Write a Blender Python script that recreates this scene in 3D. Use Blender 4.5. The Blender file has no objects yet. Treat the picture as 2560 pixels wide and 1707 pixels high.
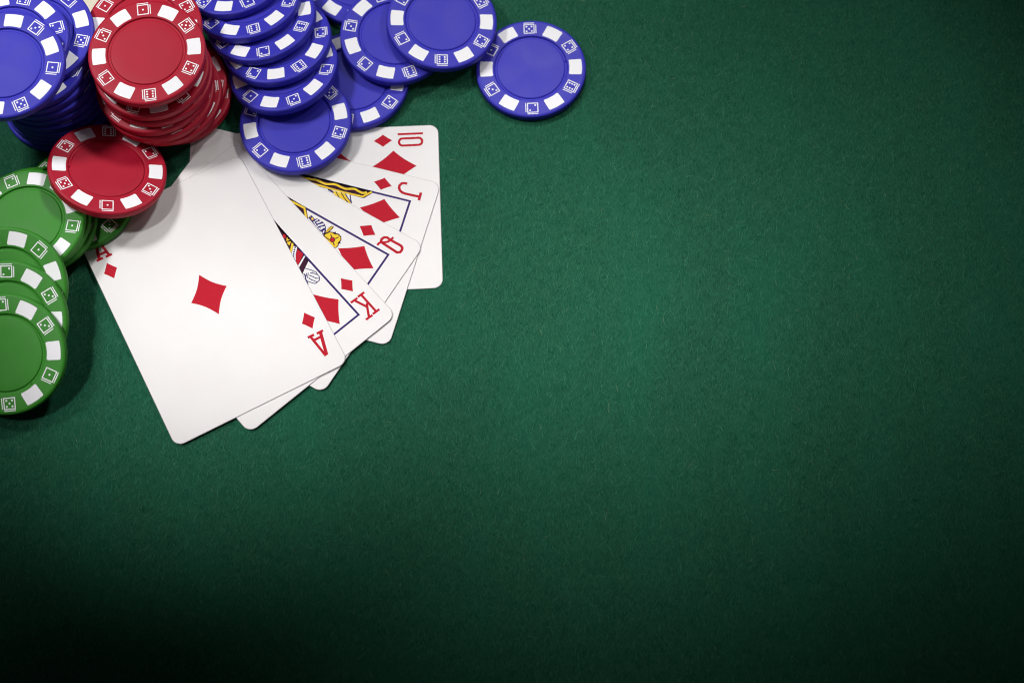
import bpy, math, random
import numpy as np
from mathutils import Matrix, Vector
from mathutils.geometry import tessellate_polygon

S = 0.001                     # the data below is in millimetres, the scene in metres
scene = bpy.context.scene
COL = scene.collection

# ---------------------------------------------------------------- camera
cd = bpy.data.cameras.new('camera'); cam = bpy.data.objects.new('camera', cd); COL.objects.link(cam)
CRT = Vector((0.999809193798538, -0.018279931606572774, -0.0068862251180468155))
CUP = Vector((0.019533970306043705, 0.9356236031855392, 0.3524583623155952))
CFW = Vector((0.0, 0.3525256263912849, -0.9358021600410165))
cm = Matrix((CRT, CUP, -CFW)).transposed().to_4x4()
cm.translation = Vector((0.0, -180.85078, 480.08014)) * S
cam.matrix_world = cm
cd.sensor_width = 36.0; cd.lens = 3771.0742 / 2560 * 36.0
cd.clip_start = 0.01; cd.clip_end = 20.0
cd.dof.use_dof = True; cd.dof.focus_distance = 0.515; cd.dof.aperture_fstop = 9.0
scene.camera = cam
scene.cycles.filter_width = 1.1
scene.render.resolution_x = 1024; scene.render.resolution_y = 682

# ---------------------------------------------------------------- world (dim room light)
w = bpy.data.worlds.new('World'); scene.world = w; w.use_nodes = True
bg = w.node_tree.nodes['Background']
bg.inputs[0].default_value = (1.0, 0.90, 0.97, 1); bg.inputs[1].default_value = 0.022

# ---------------------------------------------------------------- lamps
LAMP_SCALE = 0.90
def lamp(kind, name, loc, target, **k):
    ld = bpy.data.lights.new(name, kind); o = bpy.data.objects.new(name, ld); COL.objects.link(o)
    o.location = loc
    o.rotation_euler = (Vector(target) - Vector(loc)).to_track_quat('-Z', 'Y').to_euler()
    for a, b in k.items(): setattr(ld, a, b)
    return o
LAMPS = [   # position, aim point, cone in degrees, watts: added unseen spots around the table soften shadows; cones shaped to darken frame edges
    ((-0.4, 0.22, 0.56), (-0.1204, 0.1069, 0.0), 31.86, 11.64),
    ((-0.22, 0.4, 0.58), (-0.0052, -0.0256, 0.0), 14.08, 8.39),
    ((0.0, 0.46, 0.6), (0.0640, 0.0777, 0.0), 27.11, 10.82),
    ((0.22, 0.4, 0.58), (-0.2213, 0.0481, 0.0), 18.49, 15.75),
    ((0.38, 0.2, 0.6), (-0.0618, 0.1751, 0.0), 21.16, 7.00),
    ((0.02, 0.14, 0.85), (0.0311, 0.0168, 0.0), 12.94, 20.38),
    ((-0.3, -0.05, 0.62), (-0.1008, -0.0069, 0.0), 8.82, 32.58),
    ((0.26, -0.12, 0.62), (0.1405, 0.0276, 0.0), 20.42, 4.53),
    ((-0.04, -0.34, 0.62), (0.0360, 0.0759, 0.0), 31.94, 1.03),
]
for loc, aim, cone, watt in LAMPS:
    lamp('SPOT', 'added_spot', loc, aim, energy=watt * LAMP_SCALE, spot_size=math.radians(cone), spot_blend=1.0,
         shadow_soft_size=0.055, color=(1.0, 0.985, 0.98))

vs = scene.view_settings
vs.view_transform = 'Standard'; vs.look = 'None'; vs.exposure = 0.0; vs.gamma = 1.0; vs.use_curve_mapping = False

# ---------------------------------------------------------------- materials
def mat(name):
    m = bpy.data.materials.new(name); m.use_nodes = True
    nt = m.node_tree; return m, nt, nt.nodes['Principled BSDF']
def N(nt, t, **k):
    n = nt.nodes.new(t)
    for a, b in k.items():
        if a in n.inputs.keys(): n.inputs[a].default_value = b
        else: setattr(n, a, b)
    return n
def mixcol(nt, fac, a, b, blend='MIX'):
    m = nt.nodes.new('ShaderNodeMix'); m.data_type = 'RGBA'; m.blend_type = blend
    for s, v in ((m.inputs[0], fac), (m.inputs[6], a), (m.inputs[7], b)):
        if hasattr(v, 'is_linked'): nt.links.new(v, s)
        elif isinstance(v, tuple): s.default_value = (*v, 1) if len(v) == 3 else v
        else: s.default_value = v
    return m.outputs[2]
def rng(nt, src, a, b, c=0., d=1.):
    m = nt.nodes.new('ShaderNodeMapRange'); nt.links.new(src, m.inputs[0])
    for i, v in enumerate((a, b, c, d)): m.inputs[i + 1].default_value = v
    return m.outputs[0]
def plastic(name, col, col2, rough=0.5):
    m, nt, p = mat(name)
    tc = N(nt, 'ShaderNodeTexCoord')
    n1 = N(nt, 'ShaderNodeTexNoise', Scale=90.0, Detail=3.0); nt.links.new(tc.outputs['Object'], n1.inputs['Vector'])
    n2 = N(nt, 'ShaderNodeTexNoise', Scale=4200.0, Detail=2.0); nt.links.new(tc.outputs['Object'], n2.inputs['Vector'])
    c = mixcol(nt, rng(nt, n1.outputs[0], .3, .7), col, col2)
    nt.links.new(c, p.inputs['Base Color'])
    nt.links.new(rng(nt, n1.outputs[0], .3, .7, rough - .05, rough + .07), p.inputs['Roughness'])
    bp = N(nt, 'ShaderNodeBump', Strength=0.16, Distance=0.00005); nt.links.new(n2.outputs[0], bp.inputs['Height'])
    nt.links.new(bp.outputs[0], p.inputs['Normal'])
    p.inputs['Specular IOR Level'].default_value = 0.26
    return m
PL = {'blue': plastic('blue_chip_plastic', (0.034, 0.031, 0.45), (0.039, 0.036, 0.48)),
      'red': plastic('red_chip_plastic', (0.395, 0.0055, 0.024), (0.43, 0.0075, 0.030)),
      'green': plastic('green_chip_plastic', (0.034, 0.225, 0.018), (0.041, 0.255, 0.023)),
      'cream': plastic('cream_chip_plastic', (0.80, 0.74, 0.58), (0.84, 0.78, 0.62))}
def flat(name, col, rough=0.7, noise=0.04, spec=.08):
    m, nt, p = mat(name)
    tc = N(nt, 'ShaderNodeTexCoord')
    n1 = N(nt, 'ShaderNodeTexNoise', Scale=1500.0, Detail=2.0); nt.links.new(tc.outputs['Object'], n1.inputs['Vector'])
    d = tuple(max(0, c * (1 - noise * 2)) for c in col); u = tuple(min(1, c * (1 + noise)) for c in col)
    nt.links.new(mixcol(nt, rng(nt, n1.outputs[0], .3, .7), d, u), p.inputs['Base Color'])
    p.inputs['Roughness'].default_value = rough; p.inputs['Specular IOR Level'].default_value = spec
    return m
WHITE_PRINT = flat('white_hot_stamp_print', (0.93, 0.93, 0.95), .5, .006)
INK = {'red': flat('red_ink', (0.49, 0.014, 0.030)), 'navy': flat('navy_ink', (0.050, 0.030, 0.150)),
       'dark': flat('maroon_black_ink', (0.045, 0.012, 0.030)), 'yellow': flat('yellow_ink', (0.86, 0.60, 0.045)),
       'white': flat('card_white_ink', (0.80, 0.79, 0.82), .5, .01)}
def paper():
    m, nt, p = mat('linen_finish_card')
    tc = N(nt, 'ShaderNodeTexCoord')
    w1 = N(nt, 'ShaderNodeTexWave', Scale=640.0, Distortion=0.4, bands_direction='X'); nt.links.new(tc.outputs['Object'], w1.inputs['Vector'])
    w2 = N(nt, 'ShaderNodeTexWave', Scale=640.0, Distortion=0.4, bands_direction='Y'); nt.links.new(tc.outputs['Object'], w2.inputs['Vector'])
    ad = N(nt, 'ShaderNodeMath', operation='ADD'); nt.links.new(w1.outputs['Fac'], ad.inputs[0]); nt.links.new(w2.outputs['Fac'], ad.inputs[1])
    n1 = N(nt, 'ShaderNodeTexNoise', Scale=60.0, Detail=4.0); nt.links.new(tc.outputs['Object'], n1.inputs['Vector'])
    nt.links.new(mixcol(nt, rng(nt, n1.outputs[0], .3, .7), (0.785, 0.762, 0.752), (0.81, 0.792, 0.782)), p.inputs['Base Color'])
    bp = N(nt, 'ShaderNodeBump', Strength=0.10, Distance=0.00003); nt.links.new(ad.outputs[0], bp.inputs['Height'])
    nt.links.new(bp.outputs[0], p.inputs['Normal'])
    p.inputs['Roughness'].default_value = 0.5; p.inputs['Specular IOR Level'].default_value = 0.35
    return m
CARD_WHITE = paper()
CARD_EDGE_SHADE = flat('card_cut_edge_and_shade_line', (0.55, 0.52, 0.54), .8)  # cut edge, and the grey shade line painted around the top face
def felt():
    m, nt, p = mat('green_wool_felt')
    tc = N(nt, 'ShaderNodeTexCoord')
    mp = N(nt, 'ShaderNodeMapping'); mp.inputs['Scale'].default_value = (1.0, 0.38, 1.0); mp.inputs['Rotation'].default_value = (0, 0, math.radians(-12))
    nt.links.new(tc.outputs['Object'], mp.inputs['Vector'])
    nf = N(nt, 'ShaderNodeTexNoise', Scale=1900.0, Detail=5.0, Roughness=.7, Distortion=.8); nt.links.new(mp.outputs[0], nf.inputs['Vector'])
    nm = N(nt, 'ShaderNodeTexNoise', Scale=260.0, Detail=5.0, Roughness=.6); nt.links.new(tc.outputs['Object'], nm.inputs['Vector'])
    nl = N(nt, 'ShaderNodeTexNoise', Scale=34.0, Detail=6.0, Roughness=.6); nt.links.new(mp.outputs[0], nl.inputs['Vector'])
    c1 = mixcol(nt, rng(nt, nf.outputs[0], .38, .64), (0.0050, 0.051, 0.027), (0.021, 0.124, 0.068))
    c2 = mixcol(nt, rng(nt, nm.outputs[0], .38, .66, 0, .45), c1, (0.027, 0.116, 0.064))
    c3 = mixcol(nt, rng(nt, nl.outputs[0], .45, .72, 0, .35), c2, (0.010, 0.132, 0.077))
    nt.links.new(c3, p.inputs['Base Color'])
    ad = N(nt, 'ShaderNodeMath', operation='MULTIPLY_ADD'); nt.links.new(nm.outputs[0], ad.inputs[0]); ad.inputs[1].default_value = .8; nt.links.new(nf.outputs[0], ad.inputs[2])
    bp = N(nt, 'ShaderNodeBump', Strength=0.75, Distance=0.00035); nt.links.new(ad.outputs[0], bp.inputs['Height'])
    nt.links.new(bp.outputs[0], p.inputs['Normal'])
    p.inputs['Roughness'].default_value = 0.95; p.inputs['Specular IOR Level'].default_value = 0.08
    p.inputs['Sheen Weight'].default_value = 0.08; p.inputs['Sheen Tint'].default_value = (.4, .9, .65, 1)
    return m
FELT = felt()
def fibre():
    m, nt, p = mat('felt_wool_fibre')
    at = N(nt, 'ShaderNodeAttribute', attribute_name='tone')
    r = nt.nodes.new('ShaderNodeValToRGB'); nt.links.new(at.outputs['Fac'], r.inputs[0])
    e = r.color_ramp.elements; e[0].position = 0; e[0].color = (0.014, 0.106, 0.060, 1); e[1].position = 1; e[1].color = (0.42, 0.50, 0.34, 1)
    for pos, c in ((.5, (0.028, 0.175, 0.099, 1)), (.9, (0.11, 0.36, 0.225, 1)), (.985, (0.16, 0.25, 0.11, 1))):
        q = e.new(pos); q.color = c
    nt.links.new(r.outputs[0], p.inputs['Base Color'])
    p.inputs['Roughness'].default_value = .8; p.inputs['Specular IOR Level'].default_value = .15
    return m
FIBRE = fibre()

# ---------------------------------------------------------------- helpers
def mesh(name, verts, faces, mats, fm=None, smooth=False):
    me = bpy.data.meshes.new(name); me.from_pydata(verts, [], faces)
    for m in mats: me.materials.append(m)
    if fm: me.polygons.foreach_set('material_index', fm)
    if smooth: me.shade_smooth()
    me.update(); return me
def link(name, me, parent=None):
    o = bpy.data.objects.new(name, me); COL.objects.link(o)
    if parent: o.parent = parent
    return o

# ---------------------------------------------------------------- measured layout (mm)
CHIPS = {"B1": [8.764, 104.2061, 3.668, -0.0197, -0.0087, 359.7319], "B4": [-55.363, 101.0651, 3.7223, -0.0116, -0.0048, 112.2355], "B6": [-54.6228, 144.4858, 3.4932, -0.0004, 0.0011, 294.7961], "B5": [-75.4379, 82.6137, 6.7055, -0.0114, -0.0093, 312.0685], "B3": [-40.0765, 116.6786, 8.4808, 0.045, -0.0206, 318.2873], "B2": [-23.0654, 120.3102, 11.2012, 0.0906, -0.0128, 298.9553], "S1": [-80.1306, 102.9688, 10.356, -0.1359, 0.1535, 77.3067], "S2": [-82.6695, 112.8904, 12.5887, -0.0966, 0.1616, 334.3528], "S3": [-88.1293, 120.674, 14.4606, -0.119, 0.1772, 7.8382], "S4": [-93.2317, 128.4833, 16.173, -0.1069, 0.1927, 313.6169], "S5": [-98.3223, 137.7975, 17.8467, -0.0994, 0.1611, 143.5286], "R8": [-118.7409, 95.3967, 6.6, 0.0, 0.0, 25.6678], "R7": [-119.9855, 97.1567, 10.0, -0.0, 0.0001, 25.1644], "R6": [-120.8238, 91.3666, 13.4783, 0.0096, -0.0026, 216.4911], "R5": [-122.7762, 90.6439, 16.8796, 0.0045, -0.0012, 323.8471], "R4": [-123.5514, 91.6152, 20.1787, 0.0043, -0.0011, 317.8318], "R3": [-122.1941, 93.2926, 23.5283, 0.0029, 0.0015, 293.5001], "R2": [-122.7857, 93.9073, 26.9093, 0.0072, 0.0001, 42.7387], "R0": [-125.4652, 107.7722, 30.3671, 0.0152, 0.0002, 357.6467], "R1": [-122.6058, 94.9711, 34.748, 0.0165, -0.0431, 306.1804], "L12": [-161.5125, 95.0781, 3.3, 0.0, -0.0, 47.3997], "L11": [-160.6455, 95.4337, 6.6, -0.0, -0.0, 0.0], "L10": [-160.0081, 95.5465, 9.9, -0.0, -0.0, 0.0], "L9": [-159.9013, 95.6227, 13.2, -0.0, -0.0, 0.0], "L8": [-160.4, 95.9, 16.5, 0.0, 0.0, 20.0], "L4": [-164.065, 97.0505, 29.8993, 0.0077, -0.0019, 68.4612], "L3": [-161.6682, 103.8353, 34.5105, 0.0503, -0.054, 257.7612], "L2": [-168.4909, 97.9002, 38.6848, 0.0161, -0.0207, 106.4382], "L1": [-167.9367, 86.7766, 42.1242, 0.0207, -0.063, 203.2704], "GD": [-150.9622, 55.2928, 5.1018, -0.0062, -0.0134, 106.2276], "G1c": [-162.7473, 45.2934, 8.4998, 0.0006, 0.0001, 137.1037], "G1b": [-164.0736, 43.9808, 11.8988, 0.0026, 0.0001, 322.2532], "G1": [-164.7632, 41.3266, 15.337, -0.0051, -0.0003, 201.7118], "RS": [-138.2376, 61.194, 15.1399, 0.3016, 0.2417, 123.9111], "G2": [-168.0585, 16.6529, 16.9464, -0.0256, -0.3853, 256.3431], "G3": [-167.0427, 4.7321, 16.1883, -0.0348, -0.3736, 178.1993], "G4": [-166.8142, -6.8437, 15.5502, -0.0312, -0.3647, 182.8174], "R9": [-119.7409, 97.7967, 3.3, 0.0, 0.0, 40.0], "L7": [-160.9, 96.7, 19.8, 0.0, 0.0, 80.0], "L6": [-161.8, 97.0, 23.1, 0.0, 0.0, 300.0], "L5": [-162.8, 97.4, 26.4, 0.0, 0.0, 190.0], "C1": [-150.5, 142.5, 3.35, 0.0, 0.0, 25.0]}
CARDS = {"T": [-68.6607, 50.6924, -1.5454, 0.35], "J": [-75.5439, 41.9754, -1.8563, 0.7], "Q": [-84.4545, 32.9715, -2.1337, 1.05], "K": [-92.3187, 23.2378, -2.4376, 1.4], "A": [-103.7673, 18.3879, -2.6702, 1.75]}
PRINTS = {"T":[["index_pip","poly","red",[[-28.65,24.55],[-28.208,25.091],[-27.79,25.621],[-27.388,26.151],[-26.995,26.691],[-26.602,27.254],[-26.2,27.85],[-25.798,27.254],[-25.405,26.691],[-25.012,26.151],[-24.61,25.621],[-24.192,25.091],[-23.75,24.55],[-24.192,24.009],[-24.61,23.479],[-25.012,22.949],[-25.405,22.409],[-25.798,21.846],[-26.2,21.25],[-26.602,21.846],[-26.995,22.409],[-27.388,22.949],[-27.79,23.479],[-28.208,24.009]],{"rot":1}],
["pip","poly","red",[[-22.05,28.2],[-20.766,29.514],[-19.632,30.763],[-18.599,32.013],[-17.616,33.327],[-16.633,34.768],[-15.6,36.4],[-14.567,34.768],[-13.584,33.327],[-12.601,32.013],[-11.568,30.763],[-10.434,29.514],[-9.15,28.2],[-10.434,26.886],[-11.568,25.637],[-12.601,24.387],[-13.584,23.073],[-14.567,21.632],[-15.6,20.0],[-16.633,21.632],[-17.616,23.073],[-18.599,24.387],[-19.632,25.637],[-20.766,26.886]],{"rot":1}],
["pip","poly","red",[[-22.05,9.1],[-20.766,10.414],[-19.632,11.663],[-18.599,12.913],[-17.616,14.227],[-16.633,15.668],[-15.6,17.3],[-14.567,15.668],[-13.584,14.227],[-12.601,12.913],[-11.568,11.663],[-10.434,10.414],[-9.15,9.1],[-10.434,7.786],[-11.568,6.537],[-12.601,5.287],[-13.584,3.973],[-14.567,2.532],[-15.6,0.9],[-16.633,2.532],[-17.616,3.973],[-18.599,5.287],[-19.632,6.537],[-20.766,7.786]],{"rot":1}],
["index_letter","line","red",[[-28.53,29.841],[-28.531,38.955]],{"w":0.821,"rot":1}],
["index_letter","line","red",[[-23.914,31.546],[-24.019,31.062],[-24.324,30.646],[-24.782,30.362],[-25.324,30.253],[-25.867,30.336],[-26.329,30.597],[-26.64,30.999],[-26.751,31.478],[-26.784,37.292],[-26.678,37.777],[-26.373,38.192],[-25.914,38.474],[-25.371,38.58],[-24.828,38.495],[-24.367,38.231],[-24.058,37.829],[-23.947,37.349]],{"w":0.866,"closed":1,"rot":1,"join":1}]],
 "J":[["index_pip","poly","red",[[-28.65,24.55],[-28.208,25.091],[-27.79,25.621],[-27.388,26.151],[-26.995,26.691],[-26.602,27.254],[-26.2,27.85],[-25.798,27.254],[-25.405,26.691],[-25.012,26.151],[-24.61,25.621],[-24.192,25.091],[-23.75,24.55],[-24.192,24.009],[-24.61,23.479],[-25.012,22.949],[-25.405,22.409],[-25.798,21.846],[-26.2,21.25],[-26.602,21.846],[-26.995,22.409],[-27.388,22.949],[-27.79,23.479],[-28.208,24.009]],{"rot":1}],
["pip","poly","red",[[-20.65,26.85],[-19.619,28.041],[-18.679,29.191],[-17.799,30.341],[-16.95,31.532],[-16.1,32.805],[-15.22,34.2],[-14.34,32.805],[-13.49,31.532],[-12.641,30.341],[-11.761,29.191],[-10.821,28.041],[-9.79,26.85],[-10.821,25.659],[-11.761,24.509],[-12.641,23.359],[-13.49,22.168],[-14.34,20.895],[-15.22,19.5],[-16.1,20.895],[-16.95,22.168],[-17.799,23.359],[-18.679,24.509],[-19.619,25.659]],{"rot":1}],
["frame_line","line","navy",[[-22.2,-35.8],[-22.2,35.8],[22.2,35.8],[22.2,-35.8]],{"w":0.74,"closed":1}],
["index_letter","line","red",[[-28.465,32.883],[-28.485,31.916],[-28.043,30.975],[-27.19,30.469],[-26.19,30.573],[-25.297,31.182],[-24.704,32.208],[-24.576,33.572],[-24.725,38.598]],{"w":0.935,"rot":1}],
["index_letter","line","red",[[-26.431,38.599],[-23.294,38.686]],{"w":0.969,"rot":1,"join":1}],
["court_figure","poly","dark",[[-22.834,-18.81],[-22.47,-0.562],[-22.407,21.727],[-21.595,21.978],[-19.098,19.813],[-19.006,19.089],[-19.197,5.24],[-19.357,0.449],[-18.894,-17.481]],{"join":1}],
["court_figure","line","yellow",[[-20.998,-16.279],[-21.656,-12.679],[-20.777,-8.573],[-21.338,-4.949],[-21.161,-2.513],[-21.271,-0.173],[-21.506,0.891],[-21.382,2.165],[-20.944,4.204],[-20.868,5.271],[-21.532,7.807],[-21.522,9.041],[-21.061,10.796],[-20.87,12.275],[-21.075,13.345],[-21.642,15.056],[-21.59,16.017],[-21.131,17.388],[-20.865,18.509],[-21.118,19.562],[-21.626,20.064]],{"join":1,"w":0.78}],
["court_figure","line","yellow",[[-19.942,-15.924],[-19.835,0.293],[-19.624,6.049],[-19.412,11.792],[-19.56,19.152],[-22.14,21.696]],{"join":1,"w":0.66}],
["court_figure","poly","yellow",[[-18.87,8.325],[-19.052,12.756],[-17.882,14.163],[-16.404,15.948],[-15.836,15.75],[-15.278,12.16],[-18.018,8.928]],{"join":1}],
["court_figure","line","dark",[[-18.944,9.483],[-17.489,10.797],[-16.702,11.707]],{"join":1,"w":0.3}],
["court_figure","line","dark",[[-19.033,11.345],[-17.529,12.86],[-16.564,14.061],[-16.028,14.937]],{"join":1,"w":0.34}],
["court_figure","line","navy",[[-19.039,12.901],[-17.787,14.193],[-16.179,16.066]],{"join":1,"w":0.34}],
["court_figure","line","navy",[[-19.057,14.689],[-17.391,15.402],[-15.965,16.228]],{"join":1,"w":0.38}],
["court_figure","poly","navy",[[-19.242,6.172],[-19.189,7.514],[-18.829,8.48],[-18.029,8.972],[-18.331,7.788],[-18.668,6.735]],{"join":1}]],
 "Q":[["index_pip","poly","red",[[-28.65,24.55],[-28.208,25.091],[-27.79,25.621],[-27.388,26.151],[-26.995,26.691],[-26.602,27.254],[-26.2,27.85],[-25.798,27.254],[-25.405,26.691],[-25.012,26.151],[-24.61,25.621],[-24.192,25.091],[-23.75,24.55],[-24.192,24.009],[-24.61,23.479],[-25.012,22.949],[-25.405,22.409],[-25.798,21.846],[-26.2,21.25],[-26.602,21.846],[-26.995,22.409],[-27.388,22.949],[-27.79,23.479],[-28.208,24.009]],{"rot":1}],
["pip","poly","red",[[-20.65,26.85],[-19.619,28.041],[-18.679,29.191],[-17.799,30.341],[-16.95,31.532],[-16.1,32.805],[-15.22,34.2],[-14.34,32.805],[-13.49,31.532],[-12.641,30.341],[-11.761,29.191],[-10.821,28.041],[-9.79,26.85],[-10.821,25.659],[-11.761,24.509],[-12.641,23.359],[-13.49,22.168],[-14.34,20.895],[-15.22,19.5],[-16.1,20.895],[-16.95,22.168],[-17.799,23.359],[-18.679,24.509],[-19.619,25.659]],{"rot":1}],
["frame_line","line","navy",[[-22.2,-35.8],[-22.2,35.8],[22.2,35.8],[22.2,-35.8]],{"w":0.74,"closed":1}],
["index_letter","line","red",[[-23.218,30.534],[-24.132,30.639],[-24.978,31.139],[-25.523,32.215],[-26.362,33.1],[-27.454,33.442],[-28.66,33.744]],{"w":0.821,"rot":1}],
["index_letter","line","red",[[-27.295,33.291],[-27.482,31.9],[-27.009,30.999],[-26.077,30.585],[-25.102,30.836],[-24.86,31.85],[-24.54,36.968],[-24.462,37.966],[-25.133,38.799],[-26.147,38.906],[-26.937,38.526],[-27.352,37.69]],{"w":0.935,"rot":1,"closed":1,"join":1}],
["court_figure","poly","dark",[[-22.741,-8.807],[-22.492,1.252],[-19.244,4.318],[-17.856,4.761],[-16.68,0.512],[-20.241,-9.713]],{"join":1}],
["court_figure","line","yellow",[[-21.687,-5.221],[-21.903,-2.895],[-21.993,0.836],[-19.092,3.606]],{"join":1,"w":0.72}],
["court_figure","line","navy",[[-20.329,4.287],[-20.048,4.967],[-19.622,6.093]],{"join":1,"w":1.45}],
["court_figure","line","yellow",[[-20.148,5.133],[-19.798,5.974]],{"join":1,"w":0.68}],
["court_figure","line","yellow",[[-20.531,4.048],[-20.171,4.367]],{"join":1,"w":0.42}],
["court_figure","poly","navy",[[-20.285,6.164],[-20.938,6.953],[-20.929,7.992],[-20.964,9.128],[-20.565,10.296],[-19.8,11.424],[-18.972,11.874],[-18.452,12.606],[-17.309,12.982],[-16.898,11.844],[-17.444,11.158],[-17.385,10.49],[-18.001,8.662],[-18.882,6.009],[-19.385,5.929]],{"join":1}],
["court_figure","line","white",[[-19.889,6.882],[-20.571,7.328]],{"join":1,"w":0.45,"cap":1}],
["court_figure","line","white",[[-19.582,7.861],[-20.737,8.636]],{"join":1,"w":0.6,"cap":1}],
["court_figure","line","white",[[-18.97,8.787],[-20.218,9.948]],{"join":1,"w":0.6,"cap":1}],
["court_figure","line","white",[[-18.732,10.105],[-19.507,10.938]],{"join":1,"w":0.62,"cap":1}],
["court_figure","line","white",[[-19.247,6.731],[-19.183,6.968]],{"join":1,"w":0.5,"cap":1}],
["court_figure","line","white",[[-18.803,7.48],[-18.658,7.81]],{"join":1,"w":0.45,"cap":1}],
["court_figure","line","white",[[-18.486,8.44],[-18.27,8.766]],{"join":1,"w":0.45,"cap":1}],
["court_figure","line","white",[[-18.198,9.56],[-18.064,9.908]],{"join":1,"w":0.45,"cap":1}],
["court_figure","line","white",[[-17.497,11.701],[-18.228,11.663]],{"join":1,"w":0.4,"cap":1}],
["court_figure","line","white",[[-18.034,10.314],[-18.756,10.603]],{"join":1,"w":0.4,"cap":1}],
["court_figure","poly","dark",[[-17.66,12.427],[-19.039,12.214],[-20.314,12.394],[-21.197,12.834],[-21.344,13.765],[-20.382,13.762],[-19.205,13.517],[-17.963,12.932]],{"join":1}],
["court_figure","line","yellow",[[-17.944,12.559],[-18.975,12.45],[-20.228,12.708],[-21.041,13.26],[-20.204,13.238],[-18.924,12.934],[-17.944,12.559]],{"join":1,"w":0.3}],
["court_figure","poly","dark",[[-17.328,12.058],[-17.986,12.583],[-18.904,13.255],[-19.471,14.483],[-19.701,15.036],[-20.108,15.087],[-19.675,15.791],[-19.962,16.722],[-19.519,17.976],[-18.461,18.772],[-17.555,18.796],[-17.232,19.393],[-16.834,18.73],[-16.111,19.113],[-15.16,18.945],[-14.695,18.455],[-14.637,16.096],[-15.727,12.807]],{"join":1}],
["court_figure","poly","yellow",[[-17.237,12.761],[-17.785,13.102],[-18.655,13.582],[-19.108,14.564],[-19.033,15.576],[-19.535,16.525],[-19.231,17.782],[-18.431,18.44],[-17.519,18.34],[-16.784,18.252],[-16.095,18.804],[-15.31,18.686],[-14.897,18.225],[-14.758,16.015],[-15.864,13.036]],{"join":1}],
["court_figure","line","dark",[[-18.4,14.297],[-17.616,15.267]],{"join":1,"w":0.35}],
["court_figure","line","dark",[[-18.883,17.373],[-17.761,16.644]],{"join":1,"w":0.35}],
["court_figure","line","dark",[[-15.504,17.822],[-16.185,16.858]],{"join":1,"w":0.35}],
["court_figure","line","dark",[[-16.702,12.155],[-16.234,15.353]],{"join":1,"w":0.35}],
["court_figure","poly","dark",[[-17.42,16.871],[-16.99,17.042],[-16.547,17.016],[-16.179,16.798],[-15.959,16.432],[-15.93,15.99],[-16.098,15.558],[-16.429,15.224],[-16.859,15.052],[-17.302,15.077],[-17.67,15.295],[-17.891,15.661],[-17.92,16.105],[-17.752,16.536]],{"join":1}],
["court_figure","poly","red",[[-17.296,16.665],[-16.973,16.793],[-16.641,16.774],[-16.366,16.611],[-16.2,16.336],[-16.178,16.004],[-16.304,15.68],[-16.553,15.429],[-16.875,15.301],[-17.207,15.32],[-17.484,15.483],[-17.649,15.758],[-17.671,16.09],[-17.545,16.414]],{"join":1}]],
 "K":[["index_pip","poly","red",[[-28.65,24.55],[-28.208,25.091],[-27.79,25.621],[-27.388,26.151],[-26.995,26.691],[-26.602,27.254],[-26.2,27.85],[-25.798,27.254],[-25.405,26.691],[-25.012,26.151],[-24.61,25.621],[-24.192,25.091],[-23.75,24.55],[-24.192,24.009],[-24.61,23.479],[-25.012,22.949],[-25.405,22.409],[-25.798,21.846],[-26.2,21.25],[-26.602,21.846],[-26.995,22.409],[-27.388,22.949],[-27.79,23.479],[-28.208,24.009]],{"rot":1}],
["pip","poly","red",[[-20.65,26.85],[-19.619,28.041],[-18.679,29.191],[-17.799,30.341],[-16.95,31.532],[-16.1,32.805],[-15.22,34.2],[-14.34,32.805],[-13.49,31.532],[-12.641,30.341],[-11.761,29.191],[-10.821,28.041],[-9.79,26.85],[-10.821,25.659],[-11.761,24.509],[-12.641,23.359],[-13.49,22.168],[-14.34,20.895],[-15.22,19.5],[-16.1,20.895],[-16.95,22.168],[-17.799,23.359],[-18.679,24.509],[-19.619,25.659]],{"rot":1}],
["frame_line","line","navy",[[-22.2,-35.8],[-22.2,35.8],[22.2,35.8],[22.2,-35.8]],{"w":0.74,"closed":1}],
["index_letter","line","red",[[-26.116,30.556],[-28.907,30.675]],{"w":0.844,"rot":1,"join":1}],
["index_letter","line","red",[[-25.979,38.853],[-28.832,38.934]],{"w":0.844,"rot":1,"join":1}],
["index_letter","line","red",[[-27.524,30.703],[-27.454,38.956]],{"w":0.844,"rot":1,"join":1}],
["index_letter","line","red",[[-22.981,30.617],[-25.842,30.767]],{"w":0.844,"rot":1,"join":1}],
["index_letter","line","red",[[-24.459,30.716],[-26.342,35.861]],{"w":0.844,"rot":1,"join":1}],
["index_letter","line","red",[[-27.07,34.316],[-26.286,35.434],[-24.233,38.958]],{"w":0.844,"rot":1,"join":1}],
["index_letter","line","red",[[-22.931,38.855],[-25.686,39.044]],{"w":0.844,"rot":1,"join":1}],
["court_figure","poly","dark",[[-22.722,-11.968],[-22.274,1.524],[-22.03,8.781],[-19.409,10.064],[-17.31,11.253],[-15.416,8.704],[-19.487,-8.59]],{"join":1}],
["court_figure","poly","white",[[-21.54,0.873],[-22.214,2.133],[-20.103,3.892],[-18.671,5.693],[-18.193,3.516],[-19.498,2.476]],{"join":1}],
["court_figure","poly","navy",[[-21.804,1.946],[-21.593,2.07],[-21.373,2.004],[-21.273,1.787],[-21.353,1.545],[-21.564,1.421],[-21.784,1.487],[-21.884,1.704]],{"join":1}],
["court_figure","poly","navy",[[-21.089,2.457],[-20.878,2.581],[-20.658,2.516],[-20.559,2.298],[-20.638,2.057],[-20.849,1.933],[-21.069,1.999],[-21.169,2.216]],{"join":1}],
["court_figure","poly","navy",[[-20.464,3.003],[-20.252,3.127],[-20.033,3.061],[-19.933,2.844],[-20.012,2.603],[-20.223,2.479],[-20.443,2.545],[-20.542,2.762]],{"join":1}],
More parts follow.
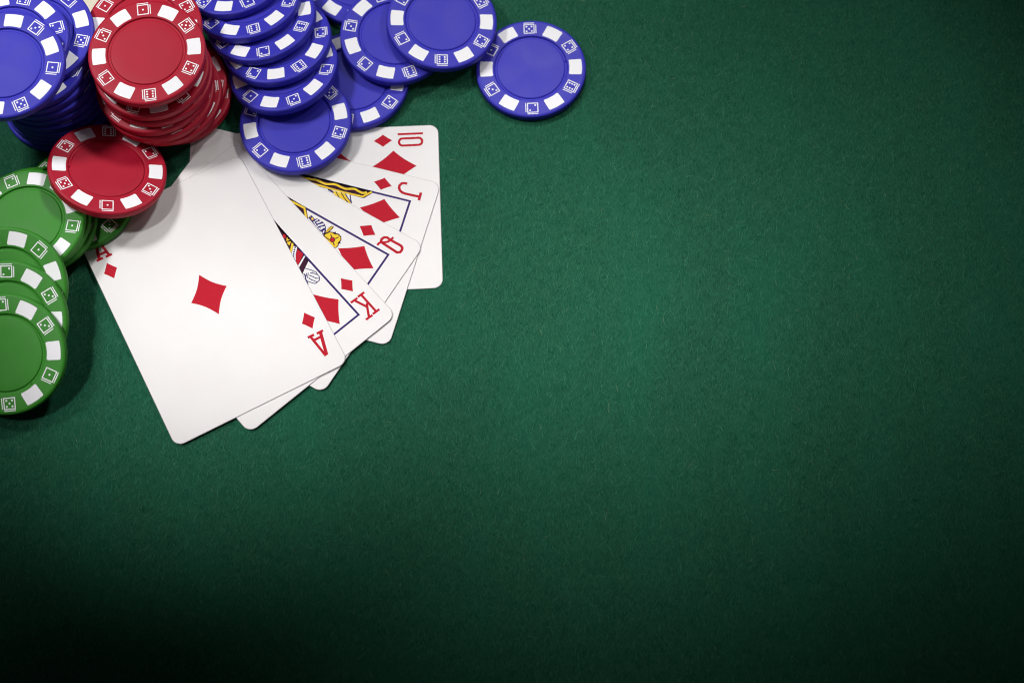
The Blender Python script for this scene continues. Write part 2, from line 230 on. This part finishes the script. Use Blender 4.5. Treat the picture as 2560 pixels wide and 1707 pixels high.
["court_figure","poly","navy",[[-19.872,3.578],[-19.661,3.701],[-19.442,3.636],[-19.342,3.419],[-19.421,3.178],[-19.632,3.054],[-19.851,3.12],[-19.951,3.337]],{"join":1}],
["court_figure","poly","navy",[[-19.326,4.192],[-19.116,4.315],[-18.897,4.25],[-18.797,4.033],[-18.876,3.792],[-19.086,3.669],[-19.306,3.735],[-19.405,3.951]],{"join":1}],
["court_figure","poly","navy",[[-18.933,5.049],[-18.722,5.173],[-18.503,5.107],[-18.404,4.89],[-18.483,4.65],[-18.693,4.527],[-18.912,4.593],[-19.012,4.809]],{"join":1}],
["court_figure","poly","red",[[-21.893,2.73],[-22.18,5.558],[-18.274,7.639],[-18.013,6.642],[-19.898,4.15]],{"join":1}],
["court_figure","poly","white",[[-21.95,6.233],[-22.208,6.681],[-17.938,8.542],[-17.106,8.022],[-18.223,7.703]],{"join":1}],
["court_figure","poly","red",[[-21.825,-5.006],[-22.12,-3.989],[-21.033,-3.224],[-20.709,-4.398]],{"join":1}],
["court_figure","line","yellow",[[-21.91,-3.067],[-21.13,-2.252],[-22.036,-1.936]],{"join":1,"w":0.35}],
["court_figure","poly","yellow",[[-22.073,-1.085],[-20.685,-1.763],[-20.482,-0.948],[-20.541,-0.123]],{"join":1}],
["court_figure","poly","yellow",[[-21.88,-0.526],[-22.09,0.301],[-19.282,2.506],[-18.57,2.314],[-19.923,1.093]],{"join":1}],
["court_figure","line","navy",[[-19.272,10.116],[-20.415,12.046],[-21.252,13.876],[-21.022,14.76],[-21.063,15.666],[-20.727,16.345],[-20.1,16.982],[-19.454,16.951],[-18.762,17.096],[-18.137,16.802],[-17.342,15.405],[-16.751,14.231],[-16.922,13.298]],{"join":1,"w":0.29}],
["court_figure","line","navy",[[-19.528,12.675],[-20.293,13.636],[-20.94,14.862]],{"join":1,"w":0.29}],
["court_figure","line","navy",[[-18.805,13.339],[-19.396,14.515],[-19.733,15.529],[-20.499,16.295]],{"join":1,"w":0.29}],
["court_figure","line","navy",[[-17.976,14.015],[-18.237,15.006],[-19.159,16.841]],{"join":1,"w":0.29}],
["court_figure","line","navy",[[-19.023,12.227],[-17.584,13.668]],{"join":1,"w":0.29}],
["court_figure","line","navy",[[-18.523,11.893],[-17.654,12.861]],{"join":1,"w":0.29}],
["court_figure","line","navy",[[-17.642,11.438],[-17.633,12.408],[-16.91,13.505],[-16.298,15.562]],{"join":1,"w":0.45}],
["court_figure","poly","navy",[[-20.232,13.233],[-20.015,13.324],[-19.847,13.175],[-19.895,12.935],[-20.112,12.844],[-20.28,12.994]],{"join":1}],
["court_figure","poly","navy",[[-20.548,13.797],[-20.331,13.887],[-20.163,13.738],[-20.211,13.498],[-20.428,13.408],[-20.596,13.557]],{"join":1}],
["court_figure","poly","navy",[[-19.565,14.664],[-19.348,14.754],[-19.18,14.605],[-19.228,14.366],[-19.445,14.275],[-19.613,14.424]],{"join":1}],
["court_figure","poly","navy",[[-19.86,15.729],[-19.644,15.819],[-19.476,15.67],[-19.524,15.431],[-19.74,15.341],[-19.909,15.49]],{"join":1}],
["court_figure","poly","navy",[[-18.405,15.154],[-18.189,15.245],[-18.021,15.096],[-18.068,14.857],[-18.284,14.766],[-18.452,14.915]],{"join":1}],
["court_figure","poly","navy",[[-19.029,13.537],[-18.813,13.628],[-18.645,13.479],[-18.693,13.239],[-18.909,13.149],[-19.077,13.298]],{"join":1}],
["court_figure","poly","navy",[[-18.178,14.194],[-17.962,14.285],[-17.794,14.136],[-17.841,13.896],[-18.057,13.806],[-18.226,13.955]],{"join":1}]],
 "A":[["index_pip","poly","red",[[-28.65,24.55],[-28.208,25.091],[-27.79,25.621],[-27.388,26.151],[-26.995,26.691],[-26.602,27.254],[-26.2,27.85],[-25.798,27.254],[-25.405,26.691],[-25.012,26.151],[-24.61,25.621],[-24.192,25.091],[-23.75,24.55],[-24.192,24.009],[-24.61,23.479],[-25.012,22.949],[-25.405,22.409],[-25.798,21.846],[-26.2,21.25],[-26.602,21.846],[-26.995,22.409],[-27.388,22.949],[-27.79,23.479],[-28.208,24.009]],{"rot":1}],
["pip","poly","red",[[-6.87,-0.3],[-5.388,0.991],[-4.172,2.172],[-3.135,3.352],[-2.186,4.643],[-1.238,6.156],[-0.2,8.0],[0.838,6.156],[1.786,4.643],[2.735,3.352],[3.772,2.172],[4.988,0.991],[6.47,-0.3],[4.988,-1.591],[3.772,-2.772],[2.735,-3.952],[1.786,-5.243],[0.838,-6.756],[-0.2,-8.6],[-1.238,-6.756],[-2.186,-5.243],[-3.135,-3.952],[-4.172,-2.772],[-5.388,-1.591]],{}],
["index_letter","line","red",[[-23.34,30.093],[-25.674,30.145]],{"w":0.912,"rot":1,"join":1}],
["index_letter","line","red",[[-26.679,30.211],[-29.041,30.213]],{"w":0.912,"rot":1,"join":1}],
["index_letter","line","red",[[-24.32,30.209],[-25.963,38.939]],{"w":0.912,"rot":1,"join":1}],
["index_letter","line","red",[[-28.035,30.084],[-26.31,38.813]],{"w":1.14,"rot":1,"join":1}],
["index_letter","line","red",[[-24.999,31.928],[-27.889,31.902]],{"w":0.912,"rot":1,"join":1}]]}

# ---------------------------------------------------------------- the felt table
hw, hd = 0.75, 0.65
g = link('table_felt', mesh('table_felt', [(-hw, -hd, 0), (hw, -hd, 0), (hw, hd, 0), (-hw, hd, 0)], [(0, 1, 2, 3)], [FELT]))
g['kind'] = 'structure'; g['label'] = 'dark green wool felt covering the card table'
def fibres(n):
    rs = np.random.RandomState(7)
    x = rs.uniform(-.235, .235, n); y = rs.uniform(-.15, .185, n)
    L = rs.gamma(3.2, .00052, n) + .0006
    a = np.radians(78 + rs.normal(0, 33, n)); curl = rs.normal(0, .75, n)
    K = 4; wd = rs.uniform(.000030, .000072, n); tone = np.clip(rs.beta(2, 2.3, n), 0, 1)
    sp = rs.rand(n); tone = np.where(sp > .996, .99, tone * .93)
    wd = np.where(sp > .996, wd * 1.2, wd)
    z0 = rs.uniform(.00002, .00010, n); hz = rs.uniform(.00003, .00024, n)
    V = np.zeros((n, K, 2, 3)); px, py, th = x.copy(), y.copy(), a - curl * .5
    for k in range(K):
        t = k / (K - 1)
        ww = wd * (1 - .75 * t)
        nx, ny = -np.sin(th), np.cos(th)
        zz = z0 + hz * 4 * t * (1 - t) * .9
        for s in (0, 1):
            sg = (s - .5)
            V[:, k, s, 0] = px + nx * ww * sg; V[:, k, s, 1] = py + ny * ww * sg; V[:, k, s, 2] = zz + (s * .00001)
        px += np.cos(th) * L / (K - 1); py += np.sin(th) * L / (K - 1); th += curl / (K - 1)
    idx = np.arange(n * K * 2).reshape(n, K, 2)
    Fc = np.stack([idx[:, :-1, 0], idx[:, :-1, 1], idx[:, 1:, 1], idx[:, 1:, 0]], -1).reshape(-1, 4)
    me = bpy.data.meshes.new('felt_fibres')
    nv, nf = n * K * 2, len(Fc)
    me.vertices.add(nv); me.vertices.foreach_set('co', V.reshape(-1).astype(np.float32))
    me.loops.add(nf * 4); me.loops.foreach_set('vertex_index', Fc.reshape(-1).astype(np.int32))
    me.polygons.add(nf); me.polygons.foreach_set('loop_start', np.arange(0, nf * 4, 4, dtype=np.int32))
    me.update(); me.validate()
    at = me.attributes.new('tone', 'FLOAT', 'POINT'); at.data.foreach_set('value', np.repeat(tone, K * 2).astype(np.float32))
    me.materials.append(FIBRE); return me
ff = link('felt_fibres', fibres(220000)); ff['kind'] = 'stuff'
ff['label'] = 'fine loose wool fibres matted over the green felt'

# ---------------------------------------------------------------- playing cards
CW, CL, CT, CR = 63.5, 88.9, 0.30, 3.3
def card_mesh():
    pts = []
    for cx_, cy_, a0 in ((CW/2-CR, CL/2-CR, 0), (-CW/2+CR, CL/2-CR, 90), (-CW/2+CR, -CL/2+CR, 180), (CW/2-CR, -CL/2+CR, 270)):
        for i in range(11):
            t = math.radians(a0 + 9 * i); pts.append((cx_ + CR * math.cos(t), cy_ + CR * math.sin(t)))
    n = len(pts); b = .05; shade_ins = .16
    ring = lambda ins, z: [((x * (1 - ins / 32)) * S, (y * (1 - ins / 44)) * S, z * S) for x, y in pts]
    v = ring(b, -CT) + ring(0, -CT + b) + ring(0, -b) + ring(b, 0) + ring(shade_ins, 0.001)  # last ring on the top face: painted contact shade between stacked cards
    f = [tuple(reversed(range(n)))]; fm = [0]
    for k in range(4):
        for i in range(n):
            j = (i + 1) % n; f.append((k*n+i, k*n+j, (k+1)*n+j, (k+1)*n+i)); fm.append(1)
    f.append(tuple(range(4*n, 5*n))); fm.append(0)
    return mesh('card_stock', v, f, [CARD_WHITE, CARD_EDGE_SHADE], fm)
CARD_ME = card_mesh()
def poly_faces(pts, z, V, Fc, FM, mi):
    tri = tessellate_polygon([[Vector((x, y, 0)) for x, y in pts]]); o = len(V)
    V.extend([(x * S, y * S, z * S) for x, y in pts])
    for t in tri:
        a, b, c = (Vector(pts[i]) for i in t)
        if (b - a).cross(c - a) < 0: t = (t[0], t[2], t[1])
        Fc.append(tuple(o + i for i in t)); FM.append(mi)
def line_faces(pts, wd, closed, cap, z, V, Fc, FM, mi):
    P = [Vector(p) for p in pts]; n = len(P); Lh, Rh = [], []
    if cap:
        d = (P[-1] - P[0]).normalized(); nr = Vector((-d.y, d.x)); r = wd / 2; out = []
        a0 = math.atan2(nr.y, nr.x)
        for i in range(7): t = a0 + math.pi * i / 6; out.append((P[0].x + r * math.cos(t), P[0].y + r * math.sin(t)))
        for i in range(7): t = a0 + math.pi + math.pi * i / 6; out.append((P[-1].x + r * math.cos(t), P[-1].y + r * math.sin(t)))
        return poly_faces(out, z, V, Fc, FM, mi)
    for i in range(n):
        a = P[(i - 1) % n] if (closed or i) else None; b = P[(i + 1) % n] if (closed or i < n - 1) else None
        d1 = (P[i] - a).normalized() if a is not None else (b - P[i]).normalized()
        d2 = (b - P[i]).normalized() if b is not None else d1
        n1 = Vector((-d1.y, d1.x)); n2 = Vector((-d2.y, d2.x)); m = (n1 + n2)
        m = m.normalized() if m.length > 1e-6 else n1
        k = wd / 2 / max(.35, m.dot(n1))
        Lh.append(P[i] + m * k); Rh.append(P[i] - m * k)
    o = len(V)
    for l, r_ in zip(Lh, Rh): V.append((l.x * S, l.y * S, z * S)); V.append((r_.x * S, r_.y * S, z * S))
    for i in range(n if closed else n - 1):
        j = (i + 1) % n; Fc.append((o + 2*i, o + 2*i+1, o + 2*j+1, o + 2*j)); FM.append(mi)
INKS = ['red', 'navy', 'dark', 'yellow', 'white']
def card(key, label):
    x, y, a, z = CARDS[key]
    root = bpy.data.objects.new('playing_card', None); COL.objects.link(root)
    root.empty_display_size = .01
    root.location = (x * S, y * S, (z - CT) * S); root.rotation_euler = (0, 0, a)
    root['label'] = label; root['category'] = 'playing card'; root['group'] = 'playing cards fanned out as a royal flush of diamonds'
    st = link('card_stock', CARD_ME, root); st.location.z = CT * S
    groups = []
    for name, kind, col, pts, k in PRINTS[key]:
        if k.get('join') and groups and groups[-1][0] == name: groups[-1][1].append((kind, col, pts, k))
        else: groups.append((name, [(kind, col, pts, k)]))
    for name, items in groups:
        V, Fc, FM = [], [], []; z0 = .012
        for kind, col, pts, k in items:
            mi = INKS.index(col)
            if kind == 'poly': poly_faces(pts, z0, V, Fc, FM, mi)
            else: line_faces(pts, k['w'], k.get('closed'), k.get('cap'), z0, V, Fc, FM, mi)
            z0 += .0022
        me = mesh(name, V, Fc, [INK[i] for i in INKS], FM)
        o = link(name, me, root); o.location.z = CT * S
        if items[0][3].get('rot'):
            o2 = link(name, me, root); o2.location.z = CT * S; o2.rotation_euler = (0, 0, math.pi)
card('T', 'ten of diamonds, lowest card of the fan, at its right end')
card('J', 'jack of diamonds with a wavy gold band, between the ten and the queen')
card('Q', 'queen of diamonds showing a gold flower, between the jack and the king')
card('K', 'king of diamonds showing an open hand, half covered by the ace')
card('A', 'ace of diamonds, fully shown on top of the fan at the left')

# ---------------------------------------------------------------- poker chips
R, T = 19.97, 3.3
PROFILE = [(0, -.24), (8, -.24), (11.95, -.23), (12.12, -.25), (12.26, -.36), (12.36, -.62), (12.5, -.70), (13.1, -.64), (13.25, -.38), (13.33, -.10), (13.42, -.02), (13.6, 0),
           (16, 0), (18.9, 0), (19.25, -.03), (19.45, -.12), (19.55, -.17), (19.75, -.26), (19.9, -.45), (R, -.75)]
def chip_body(col):
    prof = [(r, z) for r, z in PROFILE] + [(r, -T - z) for r, z in reversed(PROFILE)]
    n = 128; V = [(0, 0, prof[0][1] * S)]; Fc = []
    for r, z in prof[1:-1]:
        for i in range(n): t = 2 * math.pi * i / n; V.append((r * math.cos(t) * S, r * math.sin(t) * S, z * S))
    V.append((0, 0, prof[-1][1] * S)); m = len(prof) - 2
    for i in range(n): Fc.append((0, 1 + i, 1 + (i + 1) % n))
    for k in range(m - 1):
        for i in range(n):
            j = (i + 1) % n; Fc.append((1+k*n+j, 1+k*n+i, 1+(k+1)*n+i, 1+(k+1)*n+j))
    for i in range(n): Fc.append((len(V) - 1, 1+(m-1)*n+(i+1) % n, 1+(m-1)*n+i))
    return mesh(col + '_chip_body', V, Fc, [PL[col]], smooth=True)
BODY = {c: chip_body(c) for c in PL}
ZP = .014
def block_mesh():
    V, Fc, FM = [], [], []; ri, ro, h, rr = 13.95, 18.5, 3.02, .32; pts = []
    def arc(r, y0, y1, n):
        return [(math.sqrt(r*r - y*y), y) for y in [y0 + (y1 - y0) * i / n for i in range(n + 1)]]
    pts += arc(ro, -h + rr, h - rr + .12, 8)
    pts += [(ro - .30, h + .05), (ro - .55, h + .12)]
    pts += [(ri + rr - .1, h - .03), (ri - .12, h - .22)]
    pts += arc(ri, h - rr - .1, -h + rr + .1, 8)[0:]
    pts += [(ri - .12, -h + .22), (ri + rr - .1, -h + .03), (ro - .55, -h - .12), (ro - .30, -h - .05)]
    poly_faces(pts, ZP, V, Fc, FM, 0)
    return mesh('edge_block', V, Fc, [WHITE_PRINT])
BLOCK = block_mesh()
PIPS = {1: [(0, 0)], 2: [(1, 1), (-1, -1)], 3: [(1, 1), (0, 0), (-1, -1)], 4: [(1, 1), (-1, -1), (1, -1), (-1, 1)],
        5: [(1, 1), (-1, -1), (1, -1), (-1, 1), (0, 0)], 6: [(1, 1), (1, 0), (1, -1), (-1, 1), (-1, 0), (-1, -1)]}
def die_mesh(n):
    # local x = outward along the radius, local y = counter-clockwise; the two side bars stand outward and clockwise
    V, Fc, FM = [], [], []; c = 16.28; a = 1.82
    line_faces([(c - a, -a), (c + a, -a), (c + a, a), (c - a, a)], .34, True, False, ZP, V, Fc, FM, 0)
    line_faces([(c + a + .62, -a + .02), (c + a + .62, a)], .30, False, True, ZP, V, Fc, FM, 0)
    line_faces([(c - a, -a - .66), (c + a - .25, -a - .66)], .30, False, True, ZP, V, Fc, FM, 0)
    for u, w_ in PIPS[n]:                                      # u along the clockwise side, w outward
        px_, py_ = c + w_ * .98, -u * .95
        poly_faces([(px_ + .34 * math.cos(2*math.pi*i/12), py_ + .34 * math.sin(2*math.pi*i/12)) for i in range(12)], ZP, V, Fc, FM, 0)
    return mesh('dice_print', V, Fc, [WHITE_PRINT])
DIE = {n: die_mesh(n) for n in PIPS}
DANG = {5: 90, 4: 30, 6: -30, 2: -90, 3: -150, 1: 150}
def nub_mesh():
    V, Fc = [], []; r = .26
    for k, (rr, zz) in enumerate(((r, -.53), (r * .85, -.30), (r * .5, -.18))):
        for i in range(10): t = 2*math.pi*i/10; V.append(((12.8 + rr * math.cos(t)) * S, rr * math.sin(t) * S, zz * S))
    for k in range(2):
        for i in range(10): j = (i+1) % 10; Fc.append((k*10+i, k*10+j, (k+1)*10+j, (k+1)*10+i))
    Fc.append(tuple(range(20, 30)))
    return Fc, V
NUBF, NUBV = nub_mesh()
NUB = {c: mesh('mould_mark', NUBV, NUBF, [PL[c]], smooth=True) for c in PL}
def make_chip(colour):
    root = bpy.data.objects.new('poker_chip', None); COL.objects.link(root); root.empty_display_size = .01
    b = link('body', BODY[colour], root); b.location.z = T * S
    for k in range(6):
        o = link('edge_block', BLOCK, root); o.location.z = T * S; o.rotation_euler = (0, 0, math.radians(60 * k))
    for n, a in DANG.items():
        o = link('dice_print', DIE[n], root); o.location.z = T * S; o.rotation_euler = (0, 0, math.radians(a + 1.3))
    return root
def copy_chip(src):
    r = src.copy(); COL.objects.link(r)
    for ch in src.children:
        c = ch.copy(); COL.objects.link(c); c.parent = r
    return r
def chip_matrix(x, y, z, tx, ty, rot):
    n = Vector((tx, ty, 1)).normalized()
    M = Vector((0, 0, 1)).rotation_difference(n).to_matrix() @ Matrix.Rotation(math.radians(rot), 3, 'Z')
    m = M.to_4x4(); m.translation = (Vector((x, y, z)) - n * T) * S
    return m
G_ = {'S': 'blue chips slid into a leaning row', 'B': 'loose blue chips right of the leaning row', 'L': 'blue chips in the tall stack at the left edge',
      'R': 'red chips in the red stack', 'G': 'green chips in the pile at the left edge'}
NUBS = {'B1': 12, 'B3': 252, 'RS': 62, 'G4': 128}
LABELS = {
 'B4': 'blue chip lying on the felt at the top edge of the ten, under two others',
 'B6': 'blue chip flat on the felt behind the leaning row, mostly cut by the top edge',
 'B5': 'blue chip lying on the card fan in front of the leaning blue row',
 'B1': 'rightmost blue chip, lying flat on the open green felt',
 'B3': 'blue chip between the leaning row and the chip cut by the top edge',
 'B2': 'blue chip resting on the rightmost one and cut by the top edge',
 'S1': 'front chip of the leaning blue row, resting on the chip on the cards',
 'S2': 'second chip from the front of the leaning blue row',
 'S3': 'middle chip of the leaning blue row',
 'S4': 'fourth chip from the front of the leaning blue row',
 'S5': 'rearmost chip of the leaning blue row, beside the red stack at the top edge',
 'R9': 'red chip at the very bottom of the red stack, on the felt in shadow',
 'R8': 'dark red chip sticking out furthest right near the foot of the red stack',
 'R7': 'red chip low in the red stack, bulging to its right with one white block clear',
 'R6': 'red chip whose lower rim forms the front foot of the red stack, by the cards',
 'R5': 'red chip sixth from the top of the red stack',
 'R4': 'red chip fifth from the top of the red stack',
 'R3': 'red chip fourth from the top of the red stack, only a thin rim showing',
 'R2': 'red chip third from the top of the red stack, its front rim in shadow',
 'R0': 'red chip second from the top of the red stack, pushed back to the top edge',
 'R1': 'topmost red chip of the red stack, its whole face lit',
 'RS': 'single dark red chip tilted against the green pile in front of the stacks',
 'L12': 'bottom chip of the tall blue stack at the left edge, on the felt',
 'L11': 'blue chip second from the bottom of the tall left stack',
 'L10': 'blue chip third from the bottom of the tall left stack',
 'L9': 'blue chip fourth from the bottom of the tall left stack',
 'L8': 'blue chip fifth from the bottom of the tall left stack',
 'L7': 'blue chip sixth from the bottom of the tall left stack',
 'L6': 'blue chip sixth from the top of the tall left stack, in deep shade',
 'L5': 'blue chip fifth from the top of the tall left stack',
 'L4': 'blue chip fourth from the top of the tall left stack, one grey block showing',
 'L3': 'blue chip third from the top of the tall left stack, pushed towards the red stack',
 'L2': 'blue chip second from the top of the tall left stack, a two showing',
 'L1': 'topmost blue chip of the tall left stack, cut by the left edge',
 'GD': 'lowest green chip, lying on the corner of the ace under the tilted red chip',
 'G1c': 'green chip second from the bottom of the green pile, only its rim showing',
 'G1b': 'green chip just under the light green one at the back of the pile',
 'G1': 'light green chip at the back of the pile, left of the tilted red chip',
 'G2': 'green chip leaning on the light one at the back of the pile',
 'G3': 'green chip between the two front ones of the leaning green row',
 'G4': 'front green chip of the pile, cut by the left edge below the others',
 'C1': 'cream chip glimpsed at the top edge between the blue and red stacks',
}

proto = {}
for key, label in LABELS.items():
    colour = 'red' if key[0] == 'R' else 'green' if key[0] == 'G' else 'cream' if key[0] == 'C' else 'blue'
    if colour not in proto: proto[colour] = o = make_chip(colour)
    else: o = copy_chip(proto[colour])
    m = chip_matrix(*CHIPS[key]); o.location = m.translation; o.rotation_euler = m.to_euler()
    o['label'] = label; o['category'] = 'poker chip'
    if key[0] in G_ and key != 'RS': o['group'] = G_[key[0]]
    if key in NUBS:
        q = link('mould_mark', NUB[colour], o); q.location.z = T * S; q.rotation_euler = (0, 0, math.radians(NUBS[key]))
